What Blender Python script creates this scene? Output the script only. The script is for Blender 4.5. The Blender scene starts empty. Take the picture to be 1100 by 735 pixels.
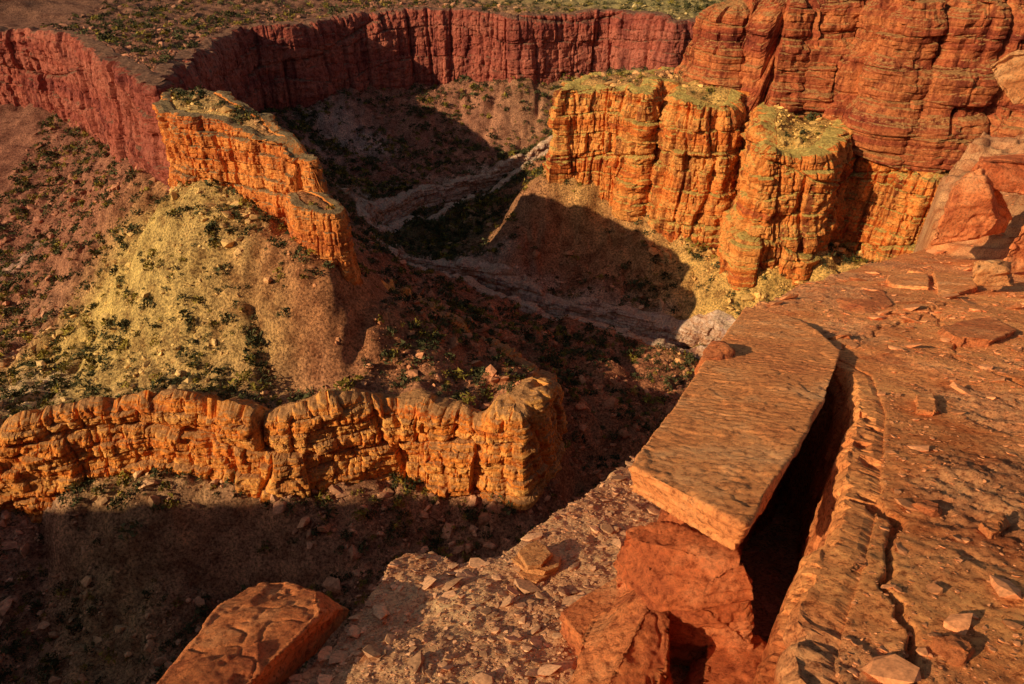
import bpy, bmesh, math, time
import numpy as np
from mathutils import Vector
T0=time.time()
rng=np.random.default_rng(7)
sc=bpy.context.scene
# ------------------------------------------------------------ survey helpers
PITCH=math.radians(33.0); FPX=733.3
CP,SP=math.cos(PITCH),math.sin(PITCH)
def ray(px,py):
    a=(px-550)/FPX; b=(367.5-py)/FPX
    return a, CP+b*SP, -SP+b*CP
def P(px,py,z):
    a,dy,dz=ray(px,py); t=z/dz
    return (a*t,dy*t,z)
def PY(px,py,Y):
    a,dy,dz=ray(px,py); t=Y/dy
    return (a*t,Y,dz*t)
def PL(px,py,z0,k):            # plane z=z0-k*y
    a,dy,dz=ray(px,py); t=z0/(dz+k*dy)
    return (a*t,dy*t,dz*t)
# ------------------------------------------------------------ noise
def _h(i,j,k,s):
    n=(i*374761393+j*668265263+k*2147483647+s*974634777)&0xFFFFFFFF
    n=((n^(n>>13))*1274126177)&0xFFFFFFFF
    n=((n^(n>>15))*2246822519)&0xFFFFFFFF
    return ((n^(n>>16))&0xFFFFFF).astype(np.float64)/8388607.5-1.0
def vn(x,y,z=0.0,s=0):
    x,y,z=np.broadcast_arrays(np.asarray(x,float),np.asarray(y,float),np.asarray(z,float))
    xi=np.floor(x);yi=np.floor(y);zi=np.floor(z)
    fx=x-xi;fy=y-yi;fz=z-zi
    xi=xi.astype(np.int64);yi=yi.astype(np.int64);zi=zi.astype(np.int64)
    u=fx*fx*(3-2*fx);v=fy*fy*(3-2*fy);w=fz*fz*(3-2*fz)
    def L(a,b,t): return a+(b-a)*t
    r=[]
    for k in (0,1):
        r.append(L(L(_h(xi,yi,zi+k,s),_h(xi+1,yi,zi+k,s),u),L(_h(xi,yi+1,zi+k,s),_h(xi+1,yi+1,zi+k,s),u),v))
    return L(r[0],r[1],w)
def vn2(x,y,s=0):
    x,y=np.broadcast_arrays(np.asarray(x,float),np.asarray(y,float))
    xi=np.floor(x);yi=np.floor(y);fx=x-xi;fy=y-yi
    xi=xi.astype(np.int64);yi=yi.astype(np.int64);z=np.zeros_like(xi)
    u=fx*fx*(3-2*fx);v=fy*fy*(3-2*fy)
    a=_h(xi,yi,z,s);b=_h(xi+1,yi,z,s);c=_h(xi,yi+1,z,s);d=_h(xi+1,yi+1,z,s)
    return (a+(b-a)*u)*(1-v)+(c+(d-c)*u)*v
def fbm2(x,y,o=4,s=0):
    r=0;a=1;f=1
    for i in range(o):
        r=r+a*vn2(x*f+i*17.3,y*f-i*9.1,s+i); a*=.5; f*=2.03
    return r/1.9
def fbm3(x,y,z,o=4,s=0):
    r=0;a=1;f=1
    for i in range(o):
        r=r+a*vn(x*f+i*17.3,y*f-i*9.1,z*f+i*3.7,s+i); a*=.5; f*=2.03
    return r/1.9
def ss(a,b,x):
    t=np.clip((x-a)/(b-a),0,1); return t*t*(3-2*t)
def blocks(s,z,W,Hb,cw,seed):
    """jointed rock: beds of height Hb cut into blocks of width W, 0..1 with joint notches"""
    q=z/Hb+.35*vn2(s/(W*5),z*0+seed*.7,seed+1)
    bed=np.floor(q).astype(np.int64);zf=q-bed
    o=_h(bed,bed*0,bed*0,seed+2)
    u=(s+W*.22*vn2(s/(W*.7),z/(Hb*.8),seed+3))/W+o*7.3
    # uneven widths
    u=u+.28*np.sin(u*2.1+o*9)
    idx=np.floor(u).astype(np.int64);fr=u-idx
    val=_h(idx,bed,bed*0,seed+4)*.5+.5
    e=np.minimum(fr,1-fr)*W
    ez=np.minimum(zf,1-zf)*Hb
    return val-.55*(1-ss(0,cw,e))*(.4+.6*(_h(idx+(fr>.5),bed,bed*0,seed+5)*.5+.5))-.3*(1-ss(0,cw*.7,ez))
# ------------------------------------------------------------ polygon tools
def chaikin(p,n=1):
    p=np.array(p,float)
    for _ in range(n):
        q=np.roll(p,-1,0)
        p=np.stack([.75*p+.25*q,.25*p+.75*q],1).reshape(-1,2)
    return p
def ccw(p):
    p=np.array(p,float)
    a=np.sum(p[:,0]*np.roll(p[:,1],-1)-np.roll(p[:,0],-1)*p[:,1])
    return p if a>0 else p[::-1].copy()
def sdf(poly,x,y,m=12.0):
    x=np.asarray(x,float);y=np.asarray(y,float)
    shp=x.shape; x=x.ravel();y=y.ravel()
    out=np.full(x.shape,-m)
    lo=poly.min(0)-m;hi=poly.max(0)+m
    idx=np.nonzero((x>lo[0])&(x<hi[0])&(y>lo[1])&(y<hi[1]))[0]
    if len(idx)==0: return out.reshape(shp)
    X=x[idx];Y=y[idx]
    d2=np.full(X.shape,1e18);ins=np.zeros(X.shape,bool)
    A=poly;B=np.roll(poly,-1,0)
    for (ax,ay),(bx,by) in zip(A,B):
        ex=bx-ax;ey=by-ay;l=ex*ex+ey*ey
        if l<1e-12: continue
        t=np.clip(((X-ax)*ex+(Y-ay)*ey)/l,0,1)
        d2=np.minimum(d2,(X-ax-t*ex)**2+(Y-ay-t*ey)**2)
        if ay!=by:
            c=((ay>Y)!=(by>Y))&(X<(bx-ax)*(Y-ay)/(by-ay)+ax)
            ins^=c
    d=np.sqrt(d2); out[idx]=np.where(ins,d,-np.minimum(d,m))
    return out.reshape(shp)
def dline(pts,x,y):
    x=np.asarray(x,float);y=np.asarray(y,float)
    d2=np.full(x.shape,1e18)
    for (ax,ay),(bx,by) in zip(pts[:-1],pts[1:]):
        ex=bx-ax;ey=by-ay;l=ex*ex+ey*ey+1e-9
        t=np.clip(((x-ax)*ex+(y-ay)*ey)/l,0,1)
        d2=np.minimum(d2,(x-ax-t*ex)**2+(y-ay-t*ey)**2)
    return np.sqrt(d2)
# ------------------------------------------------------------ mesh helpers
def mk(name,V,F,mat,smooth=True,col=None,parent=None):
    V=np.asarray(V,np.float32);F=np.asarray(F,np.int32)
    me=bpy.data.meshes.new(name)
    k=F.shape[1];n=len(F)
    me.vertices.add(len(V));me.vertices.foreach_set("co",V.ravel())
    me.loops.add(n*k);me.loops.foreach_set("vertex_index",F.ravel())
    me.polygons.add(n)
    me.polygons.foreach_set("loop_start",np.arange(0,n*k,k,dtype=np.int32))
    me.update(calc_edges=True)
    me.polygons.foreach_set("use_smooth",np.full(n,smooth))
    if col is not None:
        a=me.attributes.new("Col",'FLOAT_COLOR','POINT')
        c=np.ones((len(V),4),np.float32);c[:,:3]=col;a.data.foreach_set("color",c.ravel())
    me.materials.append(mat)
    ob=bpy.data.objects.new(name,me);sc.collection.objects.link(ob)
    if parent: ob.parent=parent
    return ob
def gridF(nr,nc,closed=False):
    i=np.arange(nr-1)[:,None]; j=np.arange(nc if closed else nc-1)[None,:]
    a=i*nc+j; b=i*nc+(j+1)%nc
    return np.stack([a,b,b+nc,a+nc],-1).reshape(-1,4)
# ------------------------------------------------------------ materials
def nt(name):
    m=bpy.data.materials.new(name);m.use_nodes=True
    t=m.node_tree;b=t.nodes["Principled BSDF"]
    b.inputs["Roughness"].default_value=.95
    b.inputs["Specular IOR Level"].default_value=.05
    return m,t,b
def N(t,typ,**kw):
    n=t.nodes.new(typ)
    for k,v in kw.items(): setattr(n,k,v)
    return n
def noise(t,co,scale,detail=5,rough=.6,mp=None):
    if mp:
        mm=N(t,"ShaderNodeMapping");mm.inputs["Scale"].default_value=mp
        t.links.new(co,mm.inputs["Vector"]);co=mm.outputs[0]
    n=N(t,"ShaderNodeTexNoise");n.inputs["Scale"].default_value=scale
    n.inputs["Detail"].default_value=detail;n.inputs["Roughness"].default_value=rough
    t.links.new(co,n.inputs["Vector"]);return n.outputs["Fac"]
def ramp(t,f,stops):
    r=N(t,"ShaderNodeValToRGB");e=r.color_ramp.elements
    while len(e)<len(stops): e.new(.5)
    for el,(p,c) in zip(e,stops):
        el.position=p;el.color=(c[0],c[1],c[2],1) if hasattr(c,'__len__') else (c,c,c,1)
    t.links.new(f,r.inputs[0]);return r.outputs[0]
def mix(t,a,b,fac=1.0,mode='MULTIPLY'):
    m=N(t,"ShaderNodeMix",data_type='RGBA',blend_type=mode)
    if hasattr(fac,'is_linked'): t.links.new(fac,m.inputs[0])
    else: m.inputs[0].default_value=fac
    for s,i in ((a,6),(b,7)):
        if isinstance(s,tuple): m.inputs[i].default_value=(*s,1)
        else: t.links.new(s,m.inputs[i])
    return m.outputs[2]
def mth(t,op,a,b):
    m=N(t,"ShaderNodeMath",operation=op)
    for s,i in ((a,0),(b,1)):
        if isinstance(s,(int,float)): m.inputs[i].default_value=s
        else: t.links.new(s,m.inputs[i])
    return m.outputs[0]
def bump(t,b,h,dist,st=1.0):
    n=N(t,"ShaderNodeBump");n.inputs["Distance"].default_value=dist;n.inputs["Strength"].default_value=st
    t.links.new(h,n.inputs["Height"]);t.links.new(n.outputs[0],b.inputs["Normal"])
def cliffmat(name,dark,mid,light,zs=.35,topcol=None,fine=1.0,bd=.6,streak=.45):
    m,t,b=nt(name)
    co=N(t,"ShaderNodeNewGeometry");pos=co.outputs["Position"]
    st=noise(t,pos,1.0*zs,5,.6,(.09,.09,1.0))
    c=ramp(t,st,[(.30,dark),(.44,mid),(.60,light),(.74,mid)])
    sk=noise(t,pos,.32*fine,5,.65,(1,1,.1))
    c=mix(t,c,ramp(t,sk,[(.36,(1-streak,1-streak*1.15,1-streak)),(.5,(1.,1.,1.)),(.68,(1.2,1.2,1.15))]),1)
    fn=noise(t,pos,1.3*fine,7,.74)
    c=mix(t,c,ramp(t,fn,[(.36,(.45,.34,.32)),(.5,(1.05,1.05,1.05)),(.7,(1.35,1.38,1.35))]),.9)
    if topcol:
        sx=N(t,"ShaderNodeSeparateXYZ");t.links.new(co.outputs["Normal"],sx.inputs[0])
        f=mth(t,'ADD',sx.outputs[2],mth(t,'MULTIPLY',mth(t,'SUBTRACT',fn,.5),1.1))
        f=ramp(t,f,[(.66,0.0),(.84,1.0)])
        tc=mix(t,topcol,ramp(t,fn,[(.34,(.45,.42,.4)),(.66,(1.5,1.5,1.4))]),1)
        c=mix(t,c,tc,f,'MIX')
    t.links.new(c,b.inputs["Base Color"])
    h=mth(t,'ADD',mth(t,'MULTIPLY',st,.9),mth(t,'MULTIPLY',sk,.9))
    h=mth(t,'ADD',h,mth(t,'MULTIPLY',fn,1.3))
    bump(t,b,h,bd)
    return m
def groundmat(name,scale=1.0,bd=.45):
    m,t,b=nt(name)
    pos=N(t,"ShaderNodeNewGeometry").outputs["Position"]
    at=N(t,"ShaderNodeAttribute",attribute_name="Col").outputs["Color"]
    n1=noise(t,pos,.15*scale,5,.7);n2=noise(t,pos,1.6*scale,6,.8)
    c=mix(t,at,ramp(t,n1,[(.36,(.58,.48,.45)),(.5,(1,.96,.93)),(.64,(1.35,1.3,1.2))]),1)
    c=mix(t,c,ramp(t,n2,[(.39,(.30,.24,.22)),(.5,(1.05,1.02,.98)),(.61,(1.8,1.68,1.5))]),.95)
    t.links.new(c,b.inputs["Base Color"])
    bump(t,b,n2,.9)
    return m
def nearmat(name,dark,mid,light,ripple=False,bd=.03):
    m,t,b=nt(name)
    pos=N(t,"ShaderNodeNewGeometry").outputs["Position"]
    n1=noise(t,pos,1.1,6,.7);n2=noise(t,pos,14,8,.8)
    c=ramp(t,n1,[(.34,dark),(.5,mid),(.66,light)])
    c=mix(t,c,ramp(t,n2,[(.37,(.42,.31,.28)),(.48,(1.05,1.05,1.05)),(.64,(1.55,1.55,1.4))]),.9)
    t.links.new(c,b.inputs["Base Color"])
    h=mth(t,'ADD',mth(t,'MULTIPLY',n2,2.0),mth(t,'MULTIPLY',n1,1.4))
    if ripple:
        w=N(t,"ShaderNodeTexWave",wave_type='BANDS',bands_direction='Y');w.inputs["Scale"].default_value=2.8
        w.inputs["Distortion"].default_value=7;w.inputs["Detail"].default_value=3;w.inputs["Detail Scale"].default_value=1.2
        mm=N(t,"ShaderNodeMapping");mm.inputs["Rotation"].default_value=(0,0,.5);t.links.new(pos,mm.inputs[0]);t.links.new(mm.outputs[0],w.inputs[0])
        rm=ramp(t,noise(t,pos,.9,3),[(.42,.1),(.6,1.0)])
        h=mth(t,'ADD',h,mth(t,'MULTIPLY',mth(t,'MULTIPLY',w.outputs["Fac"],rm),.5))
    bump(t,b,h,bd)
    return m
M_right=cliffmat("orange_sandstone",(.46,.095,.03),(.78,.21,.04),(.88,.35,.085),.22,topcol=(.58,.38,.10),streak=.65,bd=.8)
M_fin=cliffmat("fin_sandstone",(.46,.10,.03),(.78,.22,.045),(.84,.30,.07),.25,topcol=(.28,.17,.08),streak=.5)
M_band=cliffmat("banded_sandstone",(.68,.14,.03),(.90,.26,.04),(.92,.41,.10),.4,topcol=(.52,.23,.085),streak=.45)
M_far=cliffmat("red_wall_sandstone",(.24,.055,.04),(.40,.095,.055),(.48,.14,.08),.1,topcol=(.26,.12,.07),streak=.5,bd=1.2,fine=.6)
M_tier=cliffmat("dark_red_siltstone",(.20,.04,.022),(.38,.08,.03),(.60,.18,.055),.22,topcol=(.44,.20,.07),streak=.6)
M_creek=cliffmat("creek_ledge_stone",(.28,.11,.055),(.54,.26,.13),(.76,.50,.33),.8,topcol=(.58,.36,.22))
M_ground=groundmat("talus_soil")
# ------------------------------------------------------------ canyon layout
p2=lambda L:[P(*a)[:2] for a in L]
Cauto=[];TOP={}
def wallpoly(key,rims,extra_after=(),din=8,dout=6,first=(),absolute=True):
    """rims: (px,py_rim,z,py_base|None). polygon + ground control points at the wall foot + crown heights"""
    pts=[P(a,b,c)[:2] for a,b,c,_ in rims]
    full=list(first)+pts+list(extra_after)
    arr=np.array(full,float)
    area=np.sum(arr[:,0]*np.roll(arr[:,1],-1)-np.roll(arr[:,0],-1)*arr[:,1])
    sg=1 if area>0 else -1
    nf=len(first);tv=[]
    for i,(a,b,c,d) in enumerate(rims):
        k=i+nf
        tv.append((arr[k][0],arr[k][1],c))
        if d is None: continue
        t_=arr[(k+1)%len(arr)]-arr[k-1];t_/=np.hypot(*t_)
        nrm=np.array([t_[1],-t_[0]])*sg
        q=arr[k]+nrm*dout
        _,dy,dz=ray(a,d);zb=q[1]*dz/dy
        Cauto.append((q[0],q[1],zb))
        if not absolute:
            q=arr[k]-nrm*din
            Cauto.append((q[0],q[1],c))
    if absolute: TOP[key]=tv
    return ccw(chaikin(full,1))
fin_poly=wallpoly('fin',[(168,102,-43,None),(182,122,-44,206),(215,130,-45.5,212),(248,138,-46.5,220),(285,152,-48,238),(320,170,-50,None),(340,182,-52,None),(342,162,-48.5,None),(322,140,-45,None),(288,118,-43.5,None),(240,97,-42,None),(205,88,-42,None),(180,88,-42,None)])
fin2_poly=wallpoly('fin2',[(305,204,-57,None),(318,222,-58.5,260),(345,232,-60,274),(366,240,-61.5,None),(370,216,-58,None),(352,202,-56,None),(325,194,-56,None)],dout=5)
band_rims=[(-260,500,-97,560),(-60,482,-97,552),(20,470,-96,540),(70,466,-96,526),(110,456,-95,518),(150,449,-94,512),(200,452,-94,508),(250,455,-94,515),(298,466,-95,530),(340,456,-95,524),(400,444,-95,520),(440,438,-95,520),(480,450,-96,530),(520,461,-97,544),(550,468,-98,546)]
band_front=[P(a,b,c)[:2] for a,b,c,_ in band_rims]+p2([(562,478,-99)])
band_poly=wallpoly('band',band_rims,extra_after=p2([(562,478,-99),(590,440,-103),(600,380,-105)])+[(-60,185),(-160,190),(-330,180)],din=9,dout=6,absolute=False)
far_rims=[(0,30,-53,112),(40,32,-52,125),(70,36,-51,140),(100,48,-49,158),(122,62,-46,174),(142,76,-43,186),(162,90,-43,None),(178,84,-43,None),(200,64,-47,None),(226,46,-51,112),(250,30,-53,116),(285,26,-53,118),(320,25,-53,110),(350,20,-53,102),(385,14,-52,97),(450,8,-51,90),(520,10,-51,88),(560,14,-52,88),(600,12,-52,84),(650,8,-51,78),(700,13,-51,70),(735,24,-53,None)]
far_poly=wallpoly('far',far_rims,first=[(-900,420),(-420,400)],extra_after=[(190,440),(330,520),(700,560),(900,900),(900,1600),(-900,1600)],dout=8)
t1_rims=[(601,97,-56,185),(622,94,-55.5,198),(650,94,-55,208),(678,97,-55,218),(696,103,-55,232),(706,84,-52,None),(714,86,-53,None),(727,107,-55,246),(760,112,-55.5,260),(796,118,-56.5,270),(806,94,-55,None),(814,114,-57,None),(820,154,-61,284),(850,168,-65,288),(893,162,-63,282),(914,124,-58,None),(926,140,-62,None),(944,190,-75,272),(975,216,-80,285),(1020,232,-82,300),(1100,242,-83,310)]
t1_poly=wallpoly('t1',t1_rims,extra_after=[(230,178),(460,150),(460,420),(200,400),(110,330)]+p2([(742,50,-50),(700,64,-51),(650,72,-53),(615,80,-54)]),dout=6)
t2_rims=[(752,70,-51,None),(775,80,-51,None),(800,74,-50,None),(830,90,-52,None),(860,84,-52,None),(880,92,-53,None),(915,88,-53,None),(935,112,-56,None),(955,122,-57,None),(985,112,-56,None),(1010,128,-58,None),(1050,118,-57,None),(1100,130,-58,None),(1200,130,-58,None)]
t2_poly=wallpoly('t2',t2_rims,extra_after=[(460,190),(450,380),(210,370),(118,310)])
TOP['fin']+=[P(250,116,-43.5)]
TOP['far']+=[(-400,500,-20),(-200,620,-28),(0,650,-44),(200,700,-50),(500,750,-50),(-600,450,-5),(0,900,-30),(300,1100,-40),(-400,1100,-10),(-150,450,-48),(50,520,-51),(-300,420,-40)]
TOP['t1']+=[P(*a) for a in [(760,90,-54),(790,95,-53),(640,84,-54),(740,80,-52),(870,125,-60),(865,148,-63),(830,110,-55),(900,110,-56),(940,130,-58),(975,160,-63),(960,190,-70),(1000,150,-62),(1050,150,-63),(1030,190,-72),(1080,210,-77),(1100,140,-60)]]+[(150,300,-50),(250,250,-55),(110,300,-50)]
TOP['t2']=[(*P(a,b,c)[:2],-32 if a<780 else -26 if a<860 else -22) for a,b,c,_ in t2_rims]+[(150,300,-18),(250,300,-12),(200,350,-18),(130,290,-28)]
TOP['near']=[(-300,-80,3),(-100,-60,0),(50,-60,-2),(-600,-60,8),(300,-60,0),(0,-20,-2.6),(-230,-15,0),(-360,-20,0),(-60,-10,-1),(450,60,0),(-500,-15,0)]
ch1_far=p2([(428,284,-120),(470,291,-120),(520,299,-120),(570,312,-120),(620,323,-120),(660,333,-120),(700,343,-120),(745,352,-120),(785,366,-121)])
ch1=ccw(chaikin(ch1_far+[(x,y-11) for x,y in ch1_far[::-1]],1))
ch2_far=p2([(392,244,-120),(410,226,-119),(440,208,-119),(480,194,-118),(520,184,-118),(560,178,-118),(612,173,-118)])
ch2=ccw(chaikin(ch2_far+[(x+6,y-20) for x,y in ch2_far[::-1]],1))
near_poly=ccw(chaikin([(-900,0),(-420,-6),(-300,-9),(-240,-4),(-180,-8),(-110,-8),(-60,-6),(-14,-4),(40,-3),(110,20),(250,100),(470,140),(700,140),(700,-400),(-900,-400)],1))
feats=[dict(n='band',poly=band_poly,step=21,w=lambda x,y:np.clip(1-dline(band_front,x,y)/48,0,1)),
 dict(n='ch1',poly=ch1,step=-8,inv=True),dict(n='ch2',poly=ch2,step=-9,inv=True),
 dict(n='fin',poly=fin_poly,r=(.8,2.8)),dict(n='fin2',poly=fin2_poly,r=(.6,2.)),dict(n='far',poly=far_poly),
 dict(n='t1',poly=t1_poly),dict(n='t2',poly=t2_poly),dict(n='near',poly=near_poly)]
def Sfun(f,x,y):
    d=sdf(f['poly'],x,y)
    if f.get('inv'): return ss(-3.5,-1,d)
    a,b=f.get('r',(2.6,5.0));return ss(a,b,d)
def topz(k,x,y):
    num=0;den=0
    for a,b,h in TOP[k]:
        w=1/((x-a)**2+(y-b)**2+25.)**1.6
        num=num+w*h;den=den+w
    return num/den
def steps(x,y,force={}):
    r=np.zeros(np.shape(x))
    for f in feats:
        if f['n'] in TOP: continue
        s=force[f['n']] if f['n'] in force else Sfun(f,x,y)
        if np.max(s)<=0: continue
        if 'w' in f: s=s*f['w'](x,y)
        r=r+f['step']*s
    return r
C=[P(*a) for a in [
(372,292,-76),(120,300,-92),(150,260,-80),(60,330,-105),(200,350,-84),(100,380,-98),(250,395,-89),(40,420,-100),(150,415,-93),(230,270,-72),
(400,330,-82),(450,390,-90),(330,330,-79),(350,400,-88),(300,300,-75),
(50,600,-125),(250,600,-124),(450,590,-122),(120,680,-128),(300,640,-126),(600,520,-118),(20,700,-130),(600,570,-121),(650,480,-118),(720,430,-119),(730,400,-120),
(450,320,-105),(560,400,-107),(600,450,-110),(520,360,-103),(640,390,-115),(400,290,-88),(420,270,-114),(590,420,-108),
(470,240,-124),(450,270,-122),(560,220,-115),(650,250,-104),(600,280,-114),(700,300,-112),(740,335,-117),(800,325,-110),(780,300,-106),(860,318,-108),(580,200,-108),(520,260,-119),(590,160,-110),
(620,130,-105),(400,135,-104),(500,150,-112),(380,190,-112),(430,195,-116),(350,160,-106),(560,160,-115),
(50,200,-108),(20,280,-121),(10,240,-117),(20,350,-116),(10,400,-110),(330,190,-90),(-60,300,-120),(-60,200,-108)]]
C+=Cauto
C+=[(-300,60,-125),(-100,60,-128),(0,60,-125),(60,110,-120),(120,150,-112),(200,130,-105),(-250,110,-122),(-400,150,-115),(-400,300,-108),(-500,100,-118),(-300,0,-122),(0,0,-120),
(100,400,-100),(200,460,-95),(400,460,-90),(0,-200,-110),(-400,-200,-110),(400,0,-100),(-800,200,-105),(0,700,-90),(-500,700,-90),(600,700,-90)]
C=np.array(C)
bad=np.zeros(len(C),bool)
for f in feats:
    if f['n'] in TOP and f['n'] not in('t2',): bad|=(sdf(f['poly'],C[:,0],C[:,1])>2)&(C[:,1]<480)&(C[:,1]>60)
C=C[~bad]
EPS=8.0
def phi(r): return np.sqrt(r*r+EPS*EPS)
cx,cy=C[:,0],C[:,1]
res=C[:,2]-steps(cx,cy)
n=len(C)
K=phi(np.hypot(cx[:,None]-cx,cy[:,None]-cy))+np.eye(n)*(-1.5)
Pm=np.stack([np.ones(n),cx/100,cy/100],1)
A=np.block([[K,Pm],[Pm.T,np.zeros((3,3))]])
sol=np.linalg.lstsq(A,np.concatenate([res,np.zeros(3)]),rcond=None)[0]
def rbf(x,y):
    r=sol[n]+sol[n+1]*x/100+sol[n+2]*y/100
    for i in range(n): r=r+sol[i]*phi(np.hypot(x-cx[i],y-cy[i]))
    return r
def hnoise(x,y):
    g=1-np.abs(fbm2(x/24,y/24,4,3))*1.6
    g2_=1-np.abs(fbm2(x/9,y/9,3,33))*1.6
    return 1.6*fbm2(x/34,y/34,5,1)-2.6*ss(.55,1,g)-1.2*ss(.5,1,g2_)+1.2*fbm2(x/4.5,y/4.5,4,9)
def Hh(x,y,force={}):
    x=np.asarray(x,float);y=np.asarray(y,float)
    hn=hnoise(x,y)
    h=rbf(x,y)+hn+steps(x,y,force)
    for f in feats:
        k=f['n']
        if k not in TOP: continue
        s=force[k] if k in force else Sfun(f,x,y)
        if np.max(s)<=0: continue
        h=h*(1-s)+(topz(k,x,y)+.5*hn)*s
    return h
def ax(*segs):
    o=[]
    for a,b,d in segs: o.append(np.arange(a,b,d))
    return np.concatenate(o)
gx=ax((-900,-400,12),(-400,-230,3),(-230,180,.65),(180,460,3),(460,900,14))
gy=ax((-400,-60,12),(-60,70,2.5),(70,300,.65),(300,480,1.3),(480,640,4),(640,1600,18))
X,Y=np.meshgrid(gx,gy)
Z=Hh(X,Y)
# ------------------------------------------------------------ ground colour regions (soil & vegetation types, plus some painted light and shade)
ol=(.64,.44,.13);rb=(.48,.165,.06);gb=(.42,.22,.12);ye=(.68,.42,.11);pu=(.36,.15,.09);wh=(.70,.48,.35);ws=(.58,.36,.23)
SP_=[(150,300,-85,24,ol,4),(110,350,-95,22,ol,4),(200,370,-86,18,ol,4),(150,400,-93,16,ol,4),(80,420,-98,18,ol,3),(220,280,-72,10,ol,2),(250,370,-86,12,(.60,.36,.11),2.5),
(400,340,-84,24,rb,4),(335,330,-81,15,(.52,.22,.07),2.2),(345,390,-89,12,rb,2),(500,370,-103,28,(.40,.14,.06),3),(600,450,-110,25,rb,2),  # browns beside the ridge crest paint its shadowed side
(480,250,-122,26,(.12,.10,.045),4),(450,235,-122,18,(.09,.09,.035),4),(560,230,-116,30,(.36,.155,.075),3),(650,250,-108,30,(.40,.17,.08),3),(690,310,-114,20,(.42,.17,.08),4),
(770,280,-103,14,ye,3),(810,310,-108,20,ye,4),(850,300,-105,18,ye,4),
(640,88,-54,14,ye,4),(760,100,-54,22,ye,4),(870,130,-60,22,ye,4),(960,160,-63,30,(.62,.33,.10),4),(1040,190,-72,30,(.62,.30,.09),4),
(370,140,-104,14,wh,3),(395,150,-106,10,wh,3),(340,150,-100,10,(.6,.36,.25),2),(400,180,-112,25,pu,2),(500,130,-105,50,pu,3),(600,120,-100,40,pu,3),(450,110,-96,40,pu,2),
(60,200,-108,50,(.34,.135,.08),4),(110,240,-104,30,(.36,.15,.085),3),(0,160,-100,50,(.32,.12,.075),3),(20,290,-121,9,wh,3),(30,425,-103,9,wh,3),(50,415,-101,6,wh,2),(20,360,-116,20,(.40,.2,.11),2),  # wide dark splats paint the shade between left wall and slope
(200,600,-124,50,gb,3),(400,570,-121,40,gb,3),(60,650,-127,40,gb,3),(20,575,-121,9,(.55,.33,.24),3),(120,670,-127,12,(.55,.45,.17),3),  # last, yellower splat paints a sunlit patch on the shaded floor
(690,6,-53,70,(.36,.30,.11),4),(100,10,-50,70,(.24,.115,.07),4),(300,8,-53,60,(.24,.115,.07),3),(60,5,-40,90,(.22,.105,.065),3)]
for L_ in ([(430,287),(470,295),(520,303),(570,316),(620,329),(660,339),(700,349)],[(394,250),(412,234),(442,216),(480,203),(520,192),(560,185),(605,180)]):
    for a_,b_ in L_: SP_.append((a_,b_,-124,2.8,ws,10))
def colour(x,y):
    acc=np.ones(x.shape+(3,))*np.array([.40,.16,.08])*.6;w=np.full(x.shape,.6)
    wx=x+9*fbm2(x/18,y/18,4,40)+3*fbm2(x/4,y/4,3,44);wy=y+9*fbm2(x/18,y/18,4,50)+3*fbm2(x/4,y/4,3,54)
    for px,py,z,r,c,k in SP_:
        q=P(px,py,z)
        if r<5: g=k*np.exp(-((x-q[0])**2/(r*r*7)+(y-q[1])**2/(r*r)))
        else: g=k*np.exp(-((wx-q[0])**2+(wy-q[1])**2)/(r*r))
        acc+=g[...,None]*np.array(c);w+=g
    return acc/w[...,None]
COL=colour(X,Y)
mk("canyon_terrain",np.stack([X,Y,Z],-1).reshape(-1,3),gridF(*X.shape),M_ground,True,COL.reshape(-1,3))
print("terrain",time.time()-T0)
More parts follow.
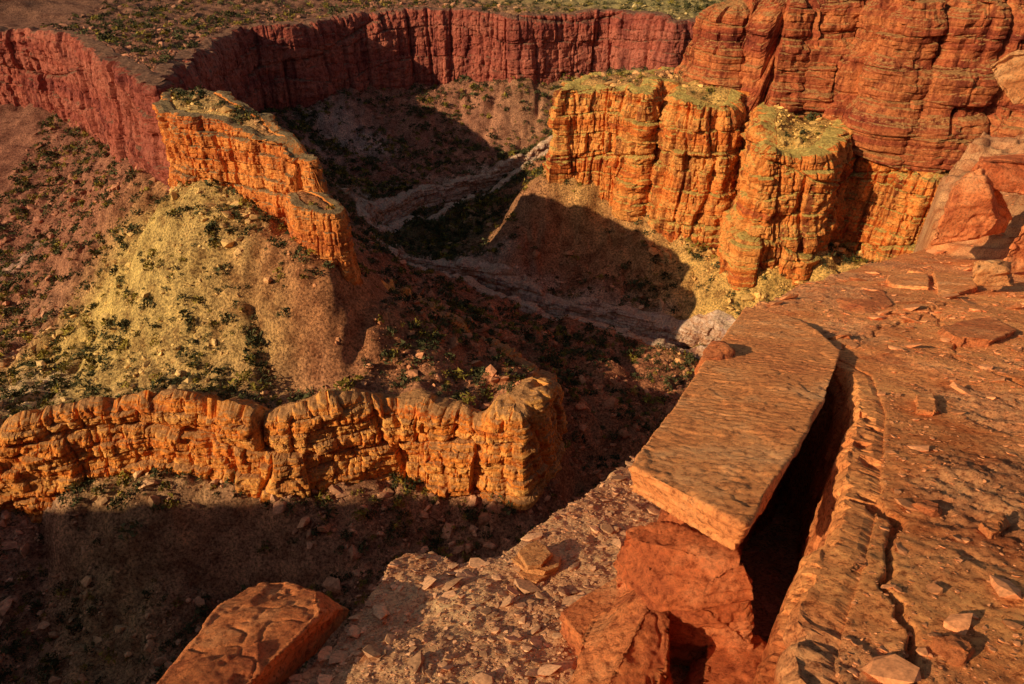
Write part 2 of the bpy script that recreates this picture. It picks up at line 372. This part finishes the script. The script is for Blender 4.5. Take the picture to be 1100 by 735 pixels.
# ------------------------------------------------------------ cliffs
def curtain(name,poly,top,bot,mat,ds=.6,nv=90,lean=.12,ledges=4,B=((8,14,2.5),(3.5,4,1.0),(1.4,1.4,.4)),wave=2.,waveL=25.,noiA=.6,seed=0,clip=None,inv=False,capd=(1.5,3.,5.,6.6),sink=4.,lift=.12,shift=2.0,smoothL=2.0,smooth=False,colfn=None):
    p=poly
    q=np.vstack([p,p[:1]]);L=np.concatenate([[0],np.cumsum(np.hypot(*np.diff(q,axis=0).T))])
    m=int(L[-1]/ds);s=np.linspace(0,L[-1],m,endpoint=False)
    x=np.interp(s,L,q[:,0]);y=np.interp(s,L,q[:,1])
    k=max(2,int(smoothL/ds));ker=np.hanning(2*k+3)[1:-1];ker/=ker.sum()
    def sm(a): return np.convolve(np.concatenate([a[-k:],a,a[:k]]),ker,'valid')
    tx=np.roll(x,-2)-np.roll(x,2);ty=np.roll(y,-2)-np.roll(y,2)
    tx,ty=sm(tx),sm(ty)
    xs,ys=x,y
    l=np.hypot(tx,ty)+1e-9;nx,ny=ty/l,-tx/l
    if inv: nx,ny=-nx,-ny
    keep=np.ones(m,bool)
    if clip: keep=(xs>clip[0])&(xs<clip[1])&(ys>clip[2])&(ys<clip[3])
    closed=keep.all()
    if not closed:
        i0=np.argmax(~keep)
        idx=np.roll(np.arange(m),-i0);idx=idx[keep[idx]]
        xs,ys,nx,ny,s=xs[idx],ys[idx],nx[idx],ny[idx],s[idx]
    zt=top(xs-nx*shift,ys-ny*shift);zb=bot(xs+nx*2,ys+ny*2)-sink
    zb=np.minimum(zb,zt-.3)
    Hc=zt-zb
    f=np.linspace(0,1,nv)[:,None]
    z=zb+f*Hc
    sw=s+0*z
    fw=np.clip(f+.06*fbm3(xs/20,ys/20,z/20,2,seed+5),0,1)
    qf=fw*ledges; st=(np.floor(qf)+ss(.6,1.,qf-np.floor(qf)))/ledges
    off=lean*Hc*(1-st)-shift
    x0,y0=xs+0*z,ys+0*z
    D=wave*(fbm3(x0/waveL,y0/waveL,z/(waveL*4),2,seed+3)*.5+.5)
    for i,(W,Hb,a) in enumerate(B):
        D=D+a*blocks(sw,z,W,Hb,max(W*.13,ds*1.3),seed+20*i)
    D=D+noiA*fbm3(x0/3.,y0/3.,z/2.,4,seed+11)
    D=D*np.clip(Hc/6,.1,1)
    rnd=(shift*.2+.18*B[0][2])*np.clip((f-.95)/.05,0,1)**2
    off=off+D-rnd
    Vx=xs+nx*off;Vy=ys+ny*off
    rows=[np.stack([Vx,Vy,z],-1)]
    ox=off[-1]
    for i,cd in enumerate(capd):
        o=ox*(1-(i+1)/len(capd))-cd
        a=xs+nx*o;b=ys+ny*o
        zz=top(a,b)+(lift if i<len(capd)-1 else -1.2*min(1,lift*7))
        rows.append(np.stack([a,b,zz],-1)[None])
    V=np.concatenate(rows,0)
    F=gridF(V.shape[0],V.shape[1],closed)
    if inv: F=F[:,::-1]
    col=None
    if colfn: col=colfn(V,nv).reshape(-1,3)
    return mk(name,V.reshape(-1,3),F,mat,smooth,col)
def cliff(fn,name,mat,**kw):
    f=[g for g in feats if g['n']==fn][0]
    inv=f.get('inv',False)
    top=lambda x,y:Hh(x,y,{fn:0.0 if inv else 1.0})
    bot=lambda x,y:Hh(x,y,{fn:1.0 if inv else 0.0})
    return curtain(name,f['poly'],top,bot,mat,inv=inv,**kw)
cliff('t1',"sandstone_cliff",M_right,ds=.33,nv=170,lean=.09,ledges=2,B=((9,24,3.4),(4,7,2.0),(1.7,2.2,.8)),wave=2,noiA=1.1,seed=10,clip=(-50,260,120,300),shift=2.8)
cliff('t2',"layered_cliff",M_tier,ds=.38,nv=140,lean=.26,ledges=3,B=((11,60,4.8),(4,9,2.2),(1.6,2.2,.9)),wave=4,noiA=1.1,seed=130,clip=(-50,300,120,330))
cliff('fin',"sandstone_fin",M_fin,ds=.28,nv=110,lean=.05,ledges=2,B=((7,12,1.7),(3,3,1.0),(1.3,1.2,.4)),wave=1,noiA=.7,seed=250,capd=(.8,1.6,2.4,3.6),shift=1.2,smoothL=1.5)
cliff('fin2',"sandstone_butte",M_fin,ds=.28,nv=80,lean=.05,ledges=2,B=((5,12,1.0),(2.4,3,.6),(1.2,1.2,.3)),wave=.6,noiA=.4,seed=360,capd=(.6,1.2,1.8,2.6),shift=.8,smoothL=1.2)
cliff('band',"banded_cliff",M_band,ds=.26,nv=120,lean=.14,ledges=3,B=((12,14,2.8),(4.5,3.2,1.2),(1.6,1.1,.45)),wave=3,noiA=1.0,seed=470,clip=(-190,60,60,175),shift=2.8,sink=2)
cliff('far',"red_canyon_wall",M_far,ds=.7,nv=90,lean=.08,ledges=2,B=((16,60,3.5),(7,16,1.8),(3,5,.8)),wave=4,waveL=40,noiA=1.2,seed=590,clip=(-600,420,150,540),smoothL=4,shift=2.8)
cliff('ch1',"creek_bank",M_creek,ds=.4,nv=36,lean=.15,ledges=3,B=((6,3,1.2),(2,1,.5)),wave=1,noiA=.4,seed=710,sink=1.5,capd=(1,2,3,4.4),shift=.5)
cliff('ch2',"creek_bank",M_creek,ds=.4,nv=36,lean=.15,ledges=3,B=((6,3,1.2),(2,1,.5)),wave=1,noiA=.4,seed=820,sink=1.5,capd=(1,2,3,4.4),shift=.5)
cliff('near',"rim_cliff",M_far,ds=2.5,nv=40,lean=.1,ledges=3,seed=930,clip=(-700,500,-90,200))
print("cliffs",time.time()-T0)
# ------------------------------------------------------------ scatter helpers
def ico(sub):
    bm=bmesh.new();bmesh.ops.create_icosphere(bm,subdivisions=sub,radius=1)
    V=np.array([v.co[:] for v in bm.verts]);F=np.array([[v.index for v in f.verts] for f in bm.faces]);bm.free();return V,F
def rots(n):
    q=rng.normal(size=(n,4));q/=np.linalg.norm(q,axis=1)[:,None];w,x,y,z=q.T
    return np.stack([1-2*(y*y+z*z),2*(x*y-z*w),2*(x*z+y*w),2*(x*y+z*w),1-2*(x*x+z*z),2*(y*z-x*w),2*(x*z-y*w),2*(y*z+x*w),1-2*(x*x+y*y)],1).reshape(n,3,3)
def rocks(name,pos,size,mat,sub=1,flat=.7,cols=None,tilt=None):
    V0,F0=ico(sub);n=len(pos);k=len(V0)
    R=rots(n)
    r=.62+.75*rng.random((n,k))**1.3
    V=V0[None]*r[...,None]*(np.array([1,.75,.55])[None,None]*(.7+.6*rng.random((n,1,3))))
    if tilt is None: V=np.einsum('nij,nkj->nki',R,V);V[...,2]*=flat
    else:
        a=rng.random(n)*6.28;c,s=np.cos(a)[:,None],np.sin(a)[:,None]
        V[...,2]=np.clip(V[...,2],-.3,.3)
        x=V[...,0]*c-V[...,1]*s;y=V[...,0]*s+V[...,1]*c
        z=V[...,2]*flat+ x*rng.normal(0,.22,(n,1))+y*rng.normal(0,.2,(n,1))-tilt*y
        V=np.stack([x,y,z],-1)
    V=V*size[:,None,None]+pos[:,None,:]
    F=F0[None]+(np.arange(n)*k)[:,None,None]
    c=None
    if cols is not None: c=np.repeat(cols,k,0)
    return mk(name,V.reshape(-1,3),F.reshape(-1,3),mat,False,c)
def vcmat(name,sc_=2.,bd=.1):
    m,t,b=nt(name)
    pos=N(t,"ShaderNodeNewGeometry").outputs["Position"]
    at=N(t,"ShaderNodeAttribute",attribute_name="Col").outputs["Color"]
    n2=noise(t,pos,sc_,3,.7)
    c=mix(t,at,ramp(t,n2,[(.3,(.6,.58,.58)),(.7,(1.35,1.3,1.2))]),1)
    t.links.new(c,b.inputs["Base Color"]);return m
M_talus=vcmat("talus_rock",1.5);M_chip=vcmat("gravel_stone",30)
def samp(n,x0,x1,y0,y1): return x0+(x1-x0)*rng.random(n),y0+(y1-y0)*rng.random(n)
def infrustum(x,y,z,m=30):
    d=y*CP-z*SP
    px=550+FPX*x/d;py=367.5-FPX*(y*SP+z*CP)/d
    return (px>-m)&(px<1100+m)&(py>-m)&(py<735+m)
gxi=np.arange(-232,204,.65);gyi=np.arange(72,464,.65)
XI,YI=np.meshgrid(gxi,gyi);ZI=Hh(XI,YI);GY,GX=np.gradient(ZI,.65)
SL=np.hypot(GX,GY)
def look(A_,x,y):
    i=(y-72)/.65;j=(x+232)/.65
    i0=np.clip(i.astype(int),0,A_.shape[0]-2);j0=np.clip(j.astype(int),0,A_.shape[1]-2)
    u=i-i0;v=j-j0
    return (A_[i0,j0]*(1-v)+A_[i0,j0+1]*v)*(1-u)+(A_[i0+1,j0]*(1-v)+A_[i0+1,j0+1]*v)*u
x,y=samp(560000,-230,200,75,460)
dens=np.clip(.38+1.0*fbm2(x/20,y/20,3,77),.12,1)*np.clip(1.3-y/400,.15,1)
k=rng.random(len(x))<dens*.8;x,y=x[k],y[k];z=look(ZI,x,y)
k=infrustum(x,y,z)&(look(SL,x,y)<1.3);x,y,z=x[k],y[k],z[k]
sz=.13*(1-rng.random(len(x)))**(-.58);sz=np.minimum(sz,2.2)
c=colour(x,y)*(.7+.8*rng.random((len(x),1)))+np.array([.09,.03,.01])
rocks("talus_boulders",np.stack([x,y,z+sz*.1],1),sz,M_talus,1,.7,c)
print("rocks",len(x),time.time()-T0)
m,t,b=nt("shrub_foliage");M_leaf=m
t.links.new(N(t,"ShaderNodeAttribute",attribute_name="Col").outputs["Color"],b.inputs["Base Color"])
x,y=samp(200000,-230,200,75,460)
dens=np.clip(.5+.8*fbm2(x/12,y/12,3,177),.24,1)
dens*=np.where(dline([P(430,270,-122)[:2],P(470,225,-122)[:2],P(600,185,-118)[:2]],x,y)<26,2.2,1)
dens*=np.where(sdf(far_poly,x,y)>2,.3,1)*np.where(sdf(t1_poly,x,y)>2,.5,1)
k=rng.random(len(x))<dens*.36;x,y=x[k],y[k];z=look(ZI,x,y)
k=infrustum(x,y,z)&(look(SL,x,y)<1.2);x,y,z=x[k],y[k],z[k]
ns=len(x);sz=.44+1.35*rng.random(ns)**2.7
sz*=np.where(rng.random(ns)<.06,1.4,1)*np.where(y>280,1.2,1)
NL=40
d=rng.normal(size=(ns,NL,3));d/=np.linalg.norm(d,axis=2)[...,None]
d[...,2]=np.abs(d[...,2])*1.0-.1
lump=1+.35*np.sin(d[...,0]*5+rng.random((ns,1))*6)*np.cos(d[...,1]*4+rng.random((ns,1))*6)
cen=d*(.45+.55*rng.random((ns,NL,1))**.5)*lump[...,None]*sz[:,None,None]*np.array([1,1,.95])
cen+=np.stack([x,y,z+sz*.15],1)[:,None]
tri=rng.normal(size=(ns,NL,3,3))*.22*sz[:,None,None,None]
V=cen[:,:,None]+tri
lc=np.array([.075,.066,.024])*(.6+.9*rng.random((ns,1,1,1)))*(.6+.8*rng.random((ns,NL,1,1)))*np.ones((1,1,3,1))
yel=(rng.random(ns)<.25)[:,None,None,None]
lc=np.where(yel,lc*np.array([3.0,2.3,1.0]),lc)
mk("desert_shrubs",V.reshape(-1,3),np.arange(ns*NL*3).reshape(-1,3),M_leaf,False,lc.reshape(-1,3))
print("shrubs",ns,time.time()-T0)
# ------------------------------------------------------------ foreground rim ledge
FS=lambda px,py,dz=0:PL(px,py,-2.3+dz,.377)
FG=lambda px,py,dz=0:PL(px,py,-4.6+dz,.42)
g2=lambda L,f:[f(*a)[:2] for a in L]
rim=g2([(240,790),(280,742),(330,702),(372,660),(405,618),(430,594),(470,588),(495,600),(530,592),(575,562),(620,532),(670,492),(705,460),(740,426)],FG)
rim=ccw(rim+[(5.2,13.6)]+g2([(845,303),(880,290),(912,282),(950,272),(988,264)],FS)+[(19.5,31),(26,37),(45,44),(90,40),(90,-3.5),(-4.2,-3.5),(-3.6,0)])
shelf=ccw(g2([(838,900),(832,740),(826,690),(842,650),(862,608),(888,548),(904,490),(916,440),(908,400),(880,385),(840,365),(800,345),(800,335)],FS)+[(5.4,12.8)]+g2([(845,306),(880,293),(912,285),(950,275),(988,266)],FS)+[(19.5,30.6),(26,36.6),(45,43.5),(89.5,39.5),(89.5,-3.3),(1.0,-3.3)])
def terr(h,s,k=.8):
    q=h/s;fl=np.floor(q);return s*(fl+ss(1-k*.45,1,q-fl))
def clod(x,y,s): return 1-np.abs(fbm2(x,y,4,s))*2
cracks=[g2(L_,FS) for L_ in ([(918,432),(940,490),(962,560),(968,640),(985,760)],[(890,548),(925,540),(958,548)],[(905,376),(960,350),(1030,330),(1120,322)],[(1000,335),(1030,380),(1090,410),(1150,430)])]
def shelf_h(x,y):
    a=fbm2(x/1.6,y/1.6,5,200)
    m=ss(-.1,.25,fbm2(x/1.8,y/1.8,3,250))
    det=.08*a+terr(.07*a+.014*fbm2(x/.3,y/.3,3,210),.026,.5)*(.4+.6*m)
    r=-2.3-.377*y+det+.14*fbm2(x/6,y/6,3,220)+(.012+.03*m)*fbm2(x/.1,y/.1,5,230)+(.004+.012*m)*clod(x/.05,y/.05,235)
    wx=x+.2*fbm2(x/.5,y/.5,5,260);wy=y+.2*fbm2(x/.5,y/.5,5,270)
    for i,cr in enumerate(cracks):
        dd=dline(cr,wx,wy);r=r-(.09 if i<2 else .07)*(1-ss(.004,.036,dd))
    big=4.6*ss(15,22,x-.05*(y-20))*ss(13,23,y)
    big=np.where(big>0,terr(big*(1+.3*fbm2(x/3,y/3,4,240)),.38,.8)+.35*big/4.6*fbm2(x/.8,y/.8,5,245),0)
    return r+big
def gravel_h(x,y):
    return -4.6-.42*y+.2*fbm2(x/3,y/3,4,300)+.06*fbm2(x/.5,y/.5,4,310)+.03*fbm2(x/.1,y/.1,3,320)
def fore_h(x,y):
    a=ss(.14,.3,sdf(shelf,x,y,3.));e=sdf(rim,x,y,3.)+.12*fbm2(x/.35,y/.35,3,330)
    b=ss(-.05,.12,e)
    h=gravel_h(x,y)*(1-a)+shelf_h(x,y)*a
    return h*b+(h-.6-80*ss(.05,.6,-e))*(1-b)
def shelf_col(x,y):
    nn=fbm2(x/1.3,y/1.3,4,400)[...,None]
    mm_=ss(-.1,.25,fbm2(x/1.8,y/1.8,3,250))[...,None]
    c=np.array([.90,.29,.085])*(1+.22*nn)*(1-mm_)+np.array([.74,.27,.10])*(1+.25*nn)*mm_
    hill=(ss(14.5,19,x-.05*(y-20))*ss(13,21,y))[...,None]
    c=c*(1-hill)+hill*np.array([.46,.19,.08])*(1+.4*nn)
    return np.clip(c,0,.93)
yy=np.geomspace(1.0,46,1150)-3.2
tt=np.linspace(-1.4,1.9,1450)
YY=yy[:,None]+0*tt[None];XX=(yy[:,None]+3.2+.6)*tt[None]
ZZ=fore_h(XX,YY)
a=ss(0,.3,sdf(shelf,XX,YY,3.))[...,None]
cgr=np.array([.70,.33,.145])*(1+.2*fbm2(XX/1.3,YY/1.3,4,400)[...,None])
CC=shelf_col(XX,YY)*a+cgr*(1-a)
m,t,b=nt("rim_sandstone");M_fore=m
pos=N(t,"ShaderNodeNewGeometry").outputs["Position"]
at=N(t,"ShaderNodeAttribute",attribute_name="Col").outputs["Color"]
n1=noise(t,pos,1.1,5,.7);n2=noise(t,pos,20,8,.82)
c=mix(t,at,ramp(t,n1,[(.34,(.72,.54,.48)),(.5,(1,1,1)),(.66,(1.1,1.25,1.25))]),1)
c=mix(t,c,ramp(t,n2,[(.39,(.36,.25,.22)),(.47,(1.02,1.0,.97)),(.62,(1.45,1.6,1.5))]),.95)
t.links.new(c,b.inputs["Base Color"]);bump(t,b,n2,.035)
mk("rim_ledge",np.stack([XX,YY,ZZ],-1).reshape(-1,3),gridF(*XX.shape),M_fore,True,CC.reshape(-1,3))
M_slab=nearmat("slab_sandstone",(.70,.21,.065),(.88,.30,.09),(.92,.40,.15),True,.024)
M_wall=nearmat("ledge_sandstone",(.56,.135,.048),(.78,.225,.07),(.88,.34,.125),bd=.04)
M_red=nearmat("red_boulder_stone",(.46,.095,.033),(.66,.16,.05),(.82,.27,.10),bd=.04)
M_tan=nearmat("tan_boulder_stone",(.62,.22,.075),(.80,.32,.105),(.88,.45,.18),bd=.04)
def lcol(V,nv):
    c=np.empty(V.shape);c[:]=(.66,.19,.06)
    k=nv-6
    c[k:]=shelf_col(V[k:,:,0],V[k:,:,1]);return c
curtain("ledge_face",shelf,shelf_h,gravel_h,M_fore,ds=.03,nv=90,lean=.0,ledges=3,B=((.9,1.2,.16),(.4,.3,.08),(.15,.1,.03)),wave=.12,waveL=2,noiA=.04,seed=500,clip=(-1,6,.5,12),capd=(.04,.1,.2,.32),sink=.3,lift=.003,shift=.12,smoothL=.25,colfn=lcol)
curtain("rim_face",rim,lambda x,y:gravel_h(x,y)-.35,lambda x,y:gravel_h(x,y)-60,M_red,ds=.1,nv=90,lean=.0,ledges=6,B=((2,3,.3),(.8,.8,.12)),wave=.3,waveL=5,noiA=.1,seed=620,clip=(-6,30,-2,40),capd=(.2,.3,.4,.5),sink=.3,lift=.0,shift=.6,smoothL=.3)
print("fore",time.time()-T0)
def hull_rock(name,pts,mat,vox=.03,amp=.05,lay=.03,laysz=.12,bed=(0,.35,.93),seed=0,cuts=8):
    bm=bmesh.new()
    for p in pts: bm.verts.new(p)
    r=bmesh.ops.convex_hull(bm,input=bm.verts)
    bmesh.ops.delete(bm,geom=[g for g in r['geom_interior'] if isinstance(g,bmesh.types.BMVert)],context='VERTS')
    bmesh.ops.recalc_face_normals(bm,faces=bm.faces)
    me=bpy.data.meshes.new("tmp");bm.to_mesh(me);bm.free()
    ob=bpy.data.objects.new("tmp",me);sc.collection.objects.link(ob)
    md=ob.modifiers.new("r",'REMESH');md.mode='VOXEL';md.voxel_size=vox
    ev=ob.evaluated_get(bpy.context.evaluated_depsgraph_get());m2=ev.to_mesh()
    V=np.empty(len(m2.vertices)*3);m2.vertices.foreach_get("co",V);V=V.reshape(-1,3)
    Nn=np.empty(len(V)*3);m2.vertices.foreach_get("normal",Nn);Nn=Nn.reshape(-1,3)
    m2.calc_loop_triangles();F=np.empty(len(m2.loop_triangles)*3,np.int32);m2.loop_triangles.foreach_get("vertices",F);F=F.reshape(-1,3)
    ev.to_mesh_clear();bpy.data.objects.remove(ob);bpy.data.meshes.remove(me)
    s=amp/.05
    rr=np.random.default_rng(seed+99);c0=V.mean(0)
    for i in range(cuts):
        d=rr.normal(size=3);d/=np.linalg.norm(d)
        if d[2]<-.2: d=-d
        q=(V-c0)@d;hk=np.quantile(q,rr.uniform(.90,.98))
        ex=np.maximum(0,q-hk)
        V=V-(ex*.97)[:,None]*d
        k=ex>0
        Nn[k]=d
    b=np.array(bed)/np.linalg.norm(bed)
    b=b+.12*rr.normal(size=3);b/=np.linalg.norm(b);hb=V@b
    up=np.abs(Nn@b)
    w3=fbm3(V[:,0]/(1.1*s),V[:,1]/(1.1*s),V[:,2]/(1.1*s),2,seed+3)
    D=.02*s*w3+terr(.05*s*w3+.012*s*fbm3(V[:,0]/(.2*s),V[:,1]/(.2*s),V[:,2]/(.2*s),3,seed+60),.025*s,.3)
    D+=(1-up)*lay*np.tanh(5*vn(V[:,0]*.5,V[:,1]*.5,hb/laysz,seed+9))
    D+=(1-up)*lay*.5*np.tanh(5*vn(V[:,0]*1.5,V[:,1]*1.5,hb/(laysz*.35),seed+19))
    rg=1-np.abs(fbm3(V[:,0]/(.8*s),V[:,1]/(.8*s),V[:,2]/(.8*s),4,seed+21))*2
    D-=.35*amp*ss(.92,1,rg)
    D+=amp*.28*fbm3(V[:,0]/(.13*s),V[:,1]/(.13*s),V[:,2]/(.13*s),4,seed+40)
    return mk(name,V+Nn*D[:,None],F,mat,True)
dn=lambda p,dz,dy=0,dx=0:(p[0]+dx,p[1]+dy,p[2]+dz)
tp=[FS(*a,.10) for a in [(678,500),(745,530),(800,564),(886,428),(905,376),(862,344),(802,330),(762,380)]]
bt=[dn(p,-.45,.16,.06) for p in tp]
hull_rock("sandstone_slab",tp+bt,M_slab,.018,.022,.03,.09,seed=1,cuts=0)
tp=[FS(*a,-.3) for a in [(725,490),(785,515),(872,425),(893,380),(850,350),(800,345),(770,385)]]
hull_rock("light_blocking_filler",tp+[dn(p,-2.6,.05,-.1) for p in tp],M_red,.04,.06,.06,.2,seed=12,cuts=0)  # filler added beneath the slab to keep light out of the crack
tp=[FG(*a) for a in [(672,560,1.6),(700,545,1.75),(745,556,1.8),(815,598,1.6),(836,650,1.3),(775,640,1.3),(715,632,1.3)]]
hull_rock("broken_boulder",tp+[dn(p,-1.9,.3) for p in tp],M_red,.018,.05,.05,.15,seed=2,cuts=6)
tp=[FG(*a) for a in [(640,650,.75),(690,590,1.1),(722,625,1.15),(728,700,.9),(700,770,.7),(600,740,.5)]]
hull_rock("broken_boulder",tp+[dn(p,-1.3,0) for p in tp],M_wall,.018,.05,.05,.15,seed=3,cuts=6)
tp=[FG(*a) for a in [(740,700,.5),(800,670,.6),(845,700,.55),(825,790,.4),(750,800,.3)]]
hull_rock("broken_boulder",tp+[dn(p,-1.0,0) for p in tp],M_red,.018,.05,.05,.15,seed=23,cuts=5)
tp=[FG(*a) for a in [(602,658,.42),(664,612,.5),(686,628,.5),(682,654,.46),(626,686,.4)]]
hull_rock("sandstone_block",tp+[dn(p,-.6,.05) for p in tp],M_wall,.013,.018,.012,.05,seed=4,cuts=2)
for i,(L_,h) in enumerate([([(546,606),(572,588),(594,600),(598,612),(572,628)],.05),([(550,600),(572,582),(602,598),(600,608),(574,618)],.14),([(555,592),(576,580),(596,592),(582,606),(566,608)],.22)]):
    tp=[FG(a_,b_,h) for a_,b_ in L_]
    hull_rock("layered_rock",tp+[dn(p,-.08,0) for p in tp],M_tan,.010,.010,.010,.04,seed=50+i,cuts=2)
tp=[FG(*a) for a in [(165,745,.35),(205,690,.35),(240,648,.38),(284,616,.42),(332,630,.42),(345,656,.35),(300,690,.3),(240,742,.25),(200,800,.2)]]
bt=[FG(*a) for a in [(150,770,-.6),(230,690,-.9),(376,655,-.25),(364,674,-.3),(300,739,-.3),(260,800,-.5)]]
hull_rock("rim_boulder",tp+bt,M_wall,.018,.05,.04,.12,seed=6,cuts=2)
tp=[FS(*a) for a in [(752,378,.25),(768,362,.3),(792,352,.3),(790,375,.2),(762,395,.1)]]
hull_rock("rim_boulder",tp+[dn(p,-.8) for p in tp],M_wall,.03,.05,.03,.12,seed=7)
rp=np.random.default_rng(5)
for i,(a_,b_,r_,h_) in enumerate([(935,322,34,.10),(1015,303,36,.12),(1050,352,40,.09),(1000,430,22,.05),(925,600,26,.04),(980,300,26,.1),(1000,540,20,.04),(1075,560,26,.05),(1030,690,30,.05)]):
    an=np.sort(rp.random(7)*6.283)
    tp=[FS(a_+r_*math.cos(t_)*rp.uniform(.75,1.1),b_+.5*r_*math.sin(t_)*rp.uniform(.75,1.1),h_) for t_ in an]
    vx=.011+.004*max(0,(450-b_)/60)
    hull_rock("rock_plate",tp+[dn(p,-.3) for p in tp],M_slab if i%2 else M_wall,vx,.02,.015,.05,seed=200+i,cuts=4)
def quad_rock(name,front,back,Yf,Yb,mat,seed,vox=.05,amp=.12,cuts=6):
    hull_rock(name,[PY(a,b,Yf) for a,b in front]+[PY(a,b,Yb) for a,b in back],mat,vox,amp,.08,.3,seed=seed,cuts=cuts)
quad_rock("boulder",[(998,264),(1028,200),(1048,183),(1074,236),(1060,252)],[(1034,188),(1062,178),(1088,232),(1080,250),(1010,255)],19.0,21.0,M_wall,31,cuts=1)
quad_rock("boulder",[(1038,192),(1056,172),(1120,176),(1120,210),(1060,208)],[(1050,168),(1120,164),(1120,200)],19.5,22,M_red,32,cuts=1)
quad_rock("boulder",[(1064,72),(1090,54),(1125,48),(1125,118),(1088,112),(1070,90)],[(1072,66),(1125,45),(1125,105)],22,24,M_tan,33,cuts=2)
quad_rock("boulder",[(1076,288),(1098,238),(1125,232),(1125,296)],[(1085,275),(1105,234),(1125,238)],16,17.5,M_wall,34,cuts=2)
quad_rock("boulder",[(1036,296),(1050,280),(1085,284),(1090,308),(1050,308)],[(1045,282),(1085,278),(1090,296)],13,13.8,M_tan,35,.035,.06)
quad_rock("boulder",[(888,372),(895,360),(915,360),(918,374)],[(893,362),(915,357),(918,366)],8.6,8.9,M_wall,36,.012,.02)
# scattered stones
x,y=samp(1500000,-5,24,0,26)
k=rng.random(len(x))<1/(1+y*.3);x,y=x[k],y[k]
ds_=sdf(shelf,x,y,3.);dr=sdf(rim,x,y,3.)
pr=np.where(ds_>0,.16+.4*ss(.0,.45,fbm2(x/1.5,y/1.5,3,600)),.9)
k=(dr>.08)&((ds_>.25)|(ds_<-.1))&(rng.random(len(x))<pr);x,y=x[k],y[k]
z=fore_h(x,y);k=infrustum(x,y,z,60);x,y,z=x[k],y[k],z[k]
on=sdf(shelf,x,y,3.)>0
sz=np.minimum(np.where(on,.0062,.008)*(1-rng.random(len(x)))**(-.46),.12)*(1+y*.05)
c=np.where(on[:,None],np.array([.84,.31,.115]),np.array([.76,.37,.175]))*(.5+.6*rng.random((len(x),1)))
rocks("gravel",np.stack([x,y,z+sz*.12],1),sz,M_chip,1,.6,c,tilt=.4)
print("gravel",len(x),time.time()-T0)
# ------------------------------------------------------------ light, sky, camera
sd=np.array([-.876,-.48,0]);sd/=np.linalg.norm(sd);EL=math.radians(25)
dirv=(sd[0]*math.cos(EL),sd[1]*math.cos(EL),math.sin(EL))
L=bpy.data.lights.new("sun",'SUN');L.energy=5.0;L.angle=math.radians(.5);L.color=(1,.86,.61)
lo=bpy.data.objects.new("sun",L);sc.collection.objects.link(lo)
lo.rotation_euler=Vector(dirv).to_track_quat('Z','Y').to_euler();lo.location=(-100,-50,80)
w=bpy.data.worlds.new("World");sc.world=w;w.use_nodes=True
t=w.node_tree;bg=t.nodes["Background"];bg.inputs[1].default_value=.078
sk=t.nodes.new("ShaderNodeTexSky");sk.sky_type='NISHITA';sk.sun_disc=False
sk.sun_elevation=EL;sk.sun_rotation=math.atan2(dirv[0],dirv[1])
t.links.new(sk.outputs[0],bg.inputs[0])
cam=bpy.data.cameras.new("camera");cam.lens=24;cam.sensor_width=36;cam.clip_end=5000;cam.clip_start=.05
co=bpy.data.objects.new("camera",cam);sc.collection.objects.link(co)
co.rotation_euler=(math.radians(90)-PITCH,0,0);sc.camera=co
sc.view_settings.view_transform='Standard';sc.view_settings.look='None';sc.view_settings.exposure=0
print("done",time.time()-T0)
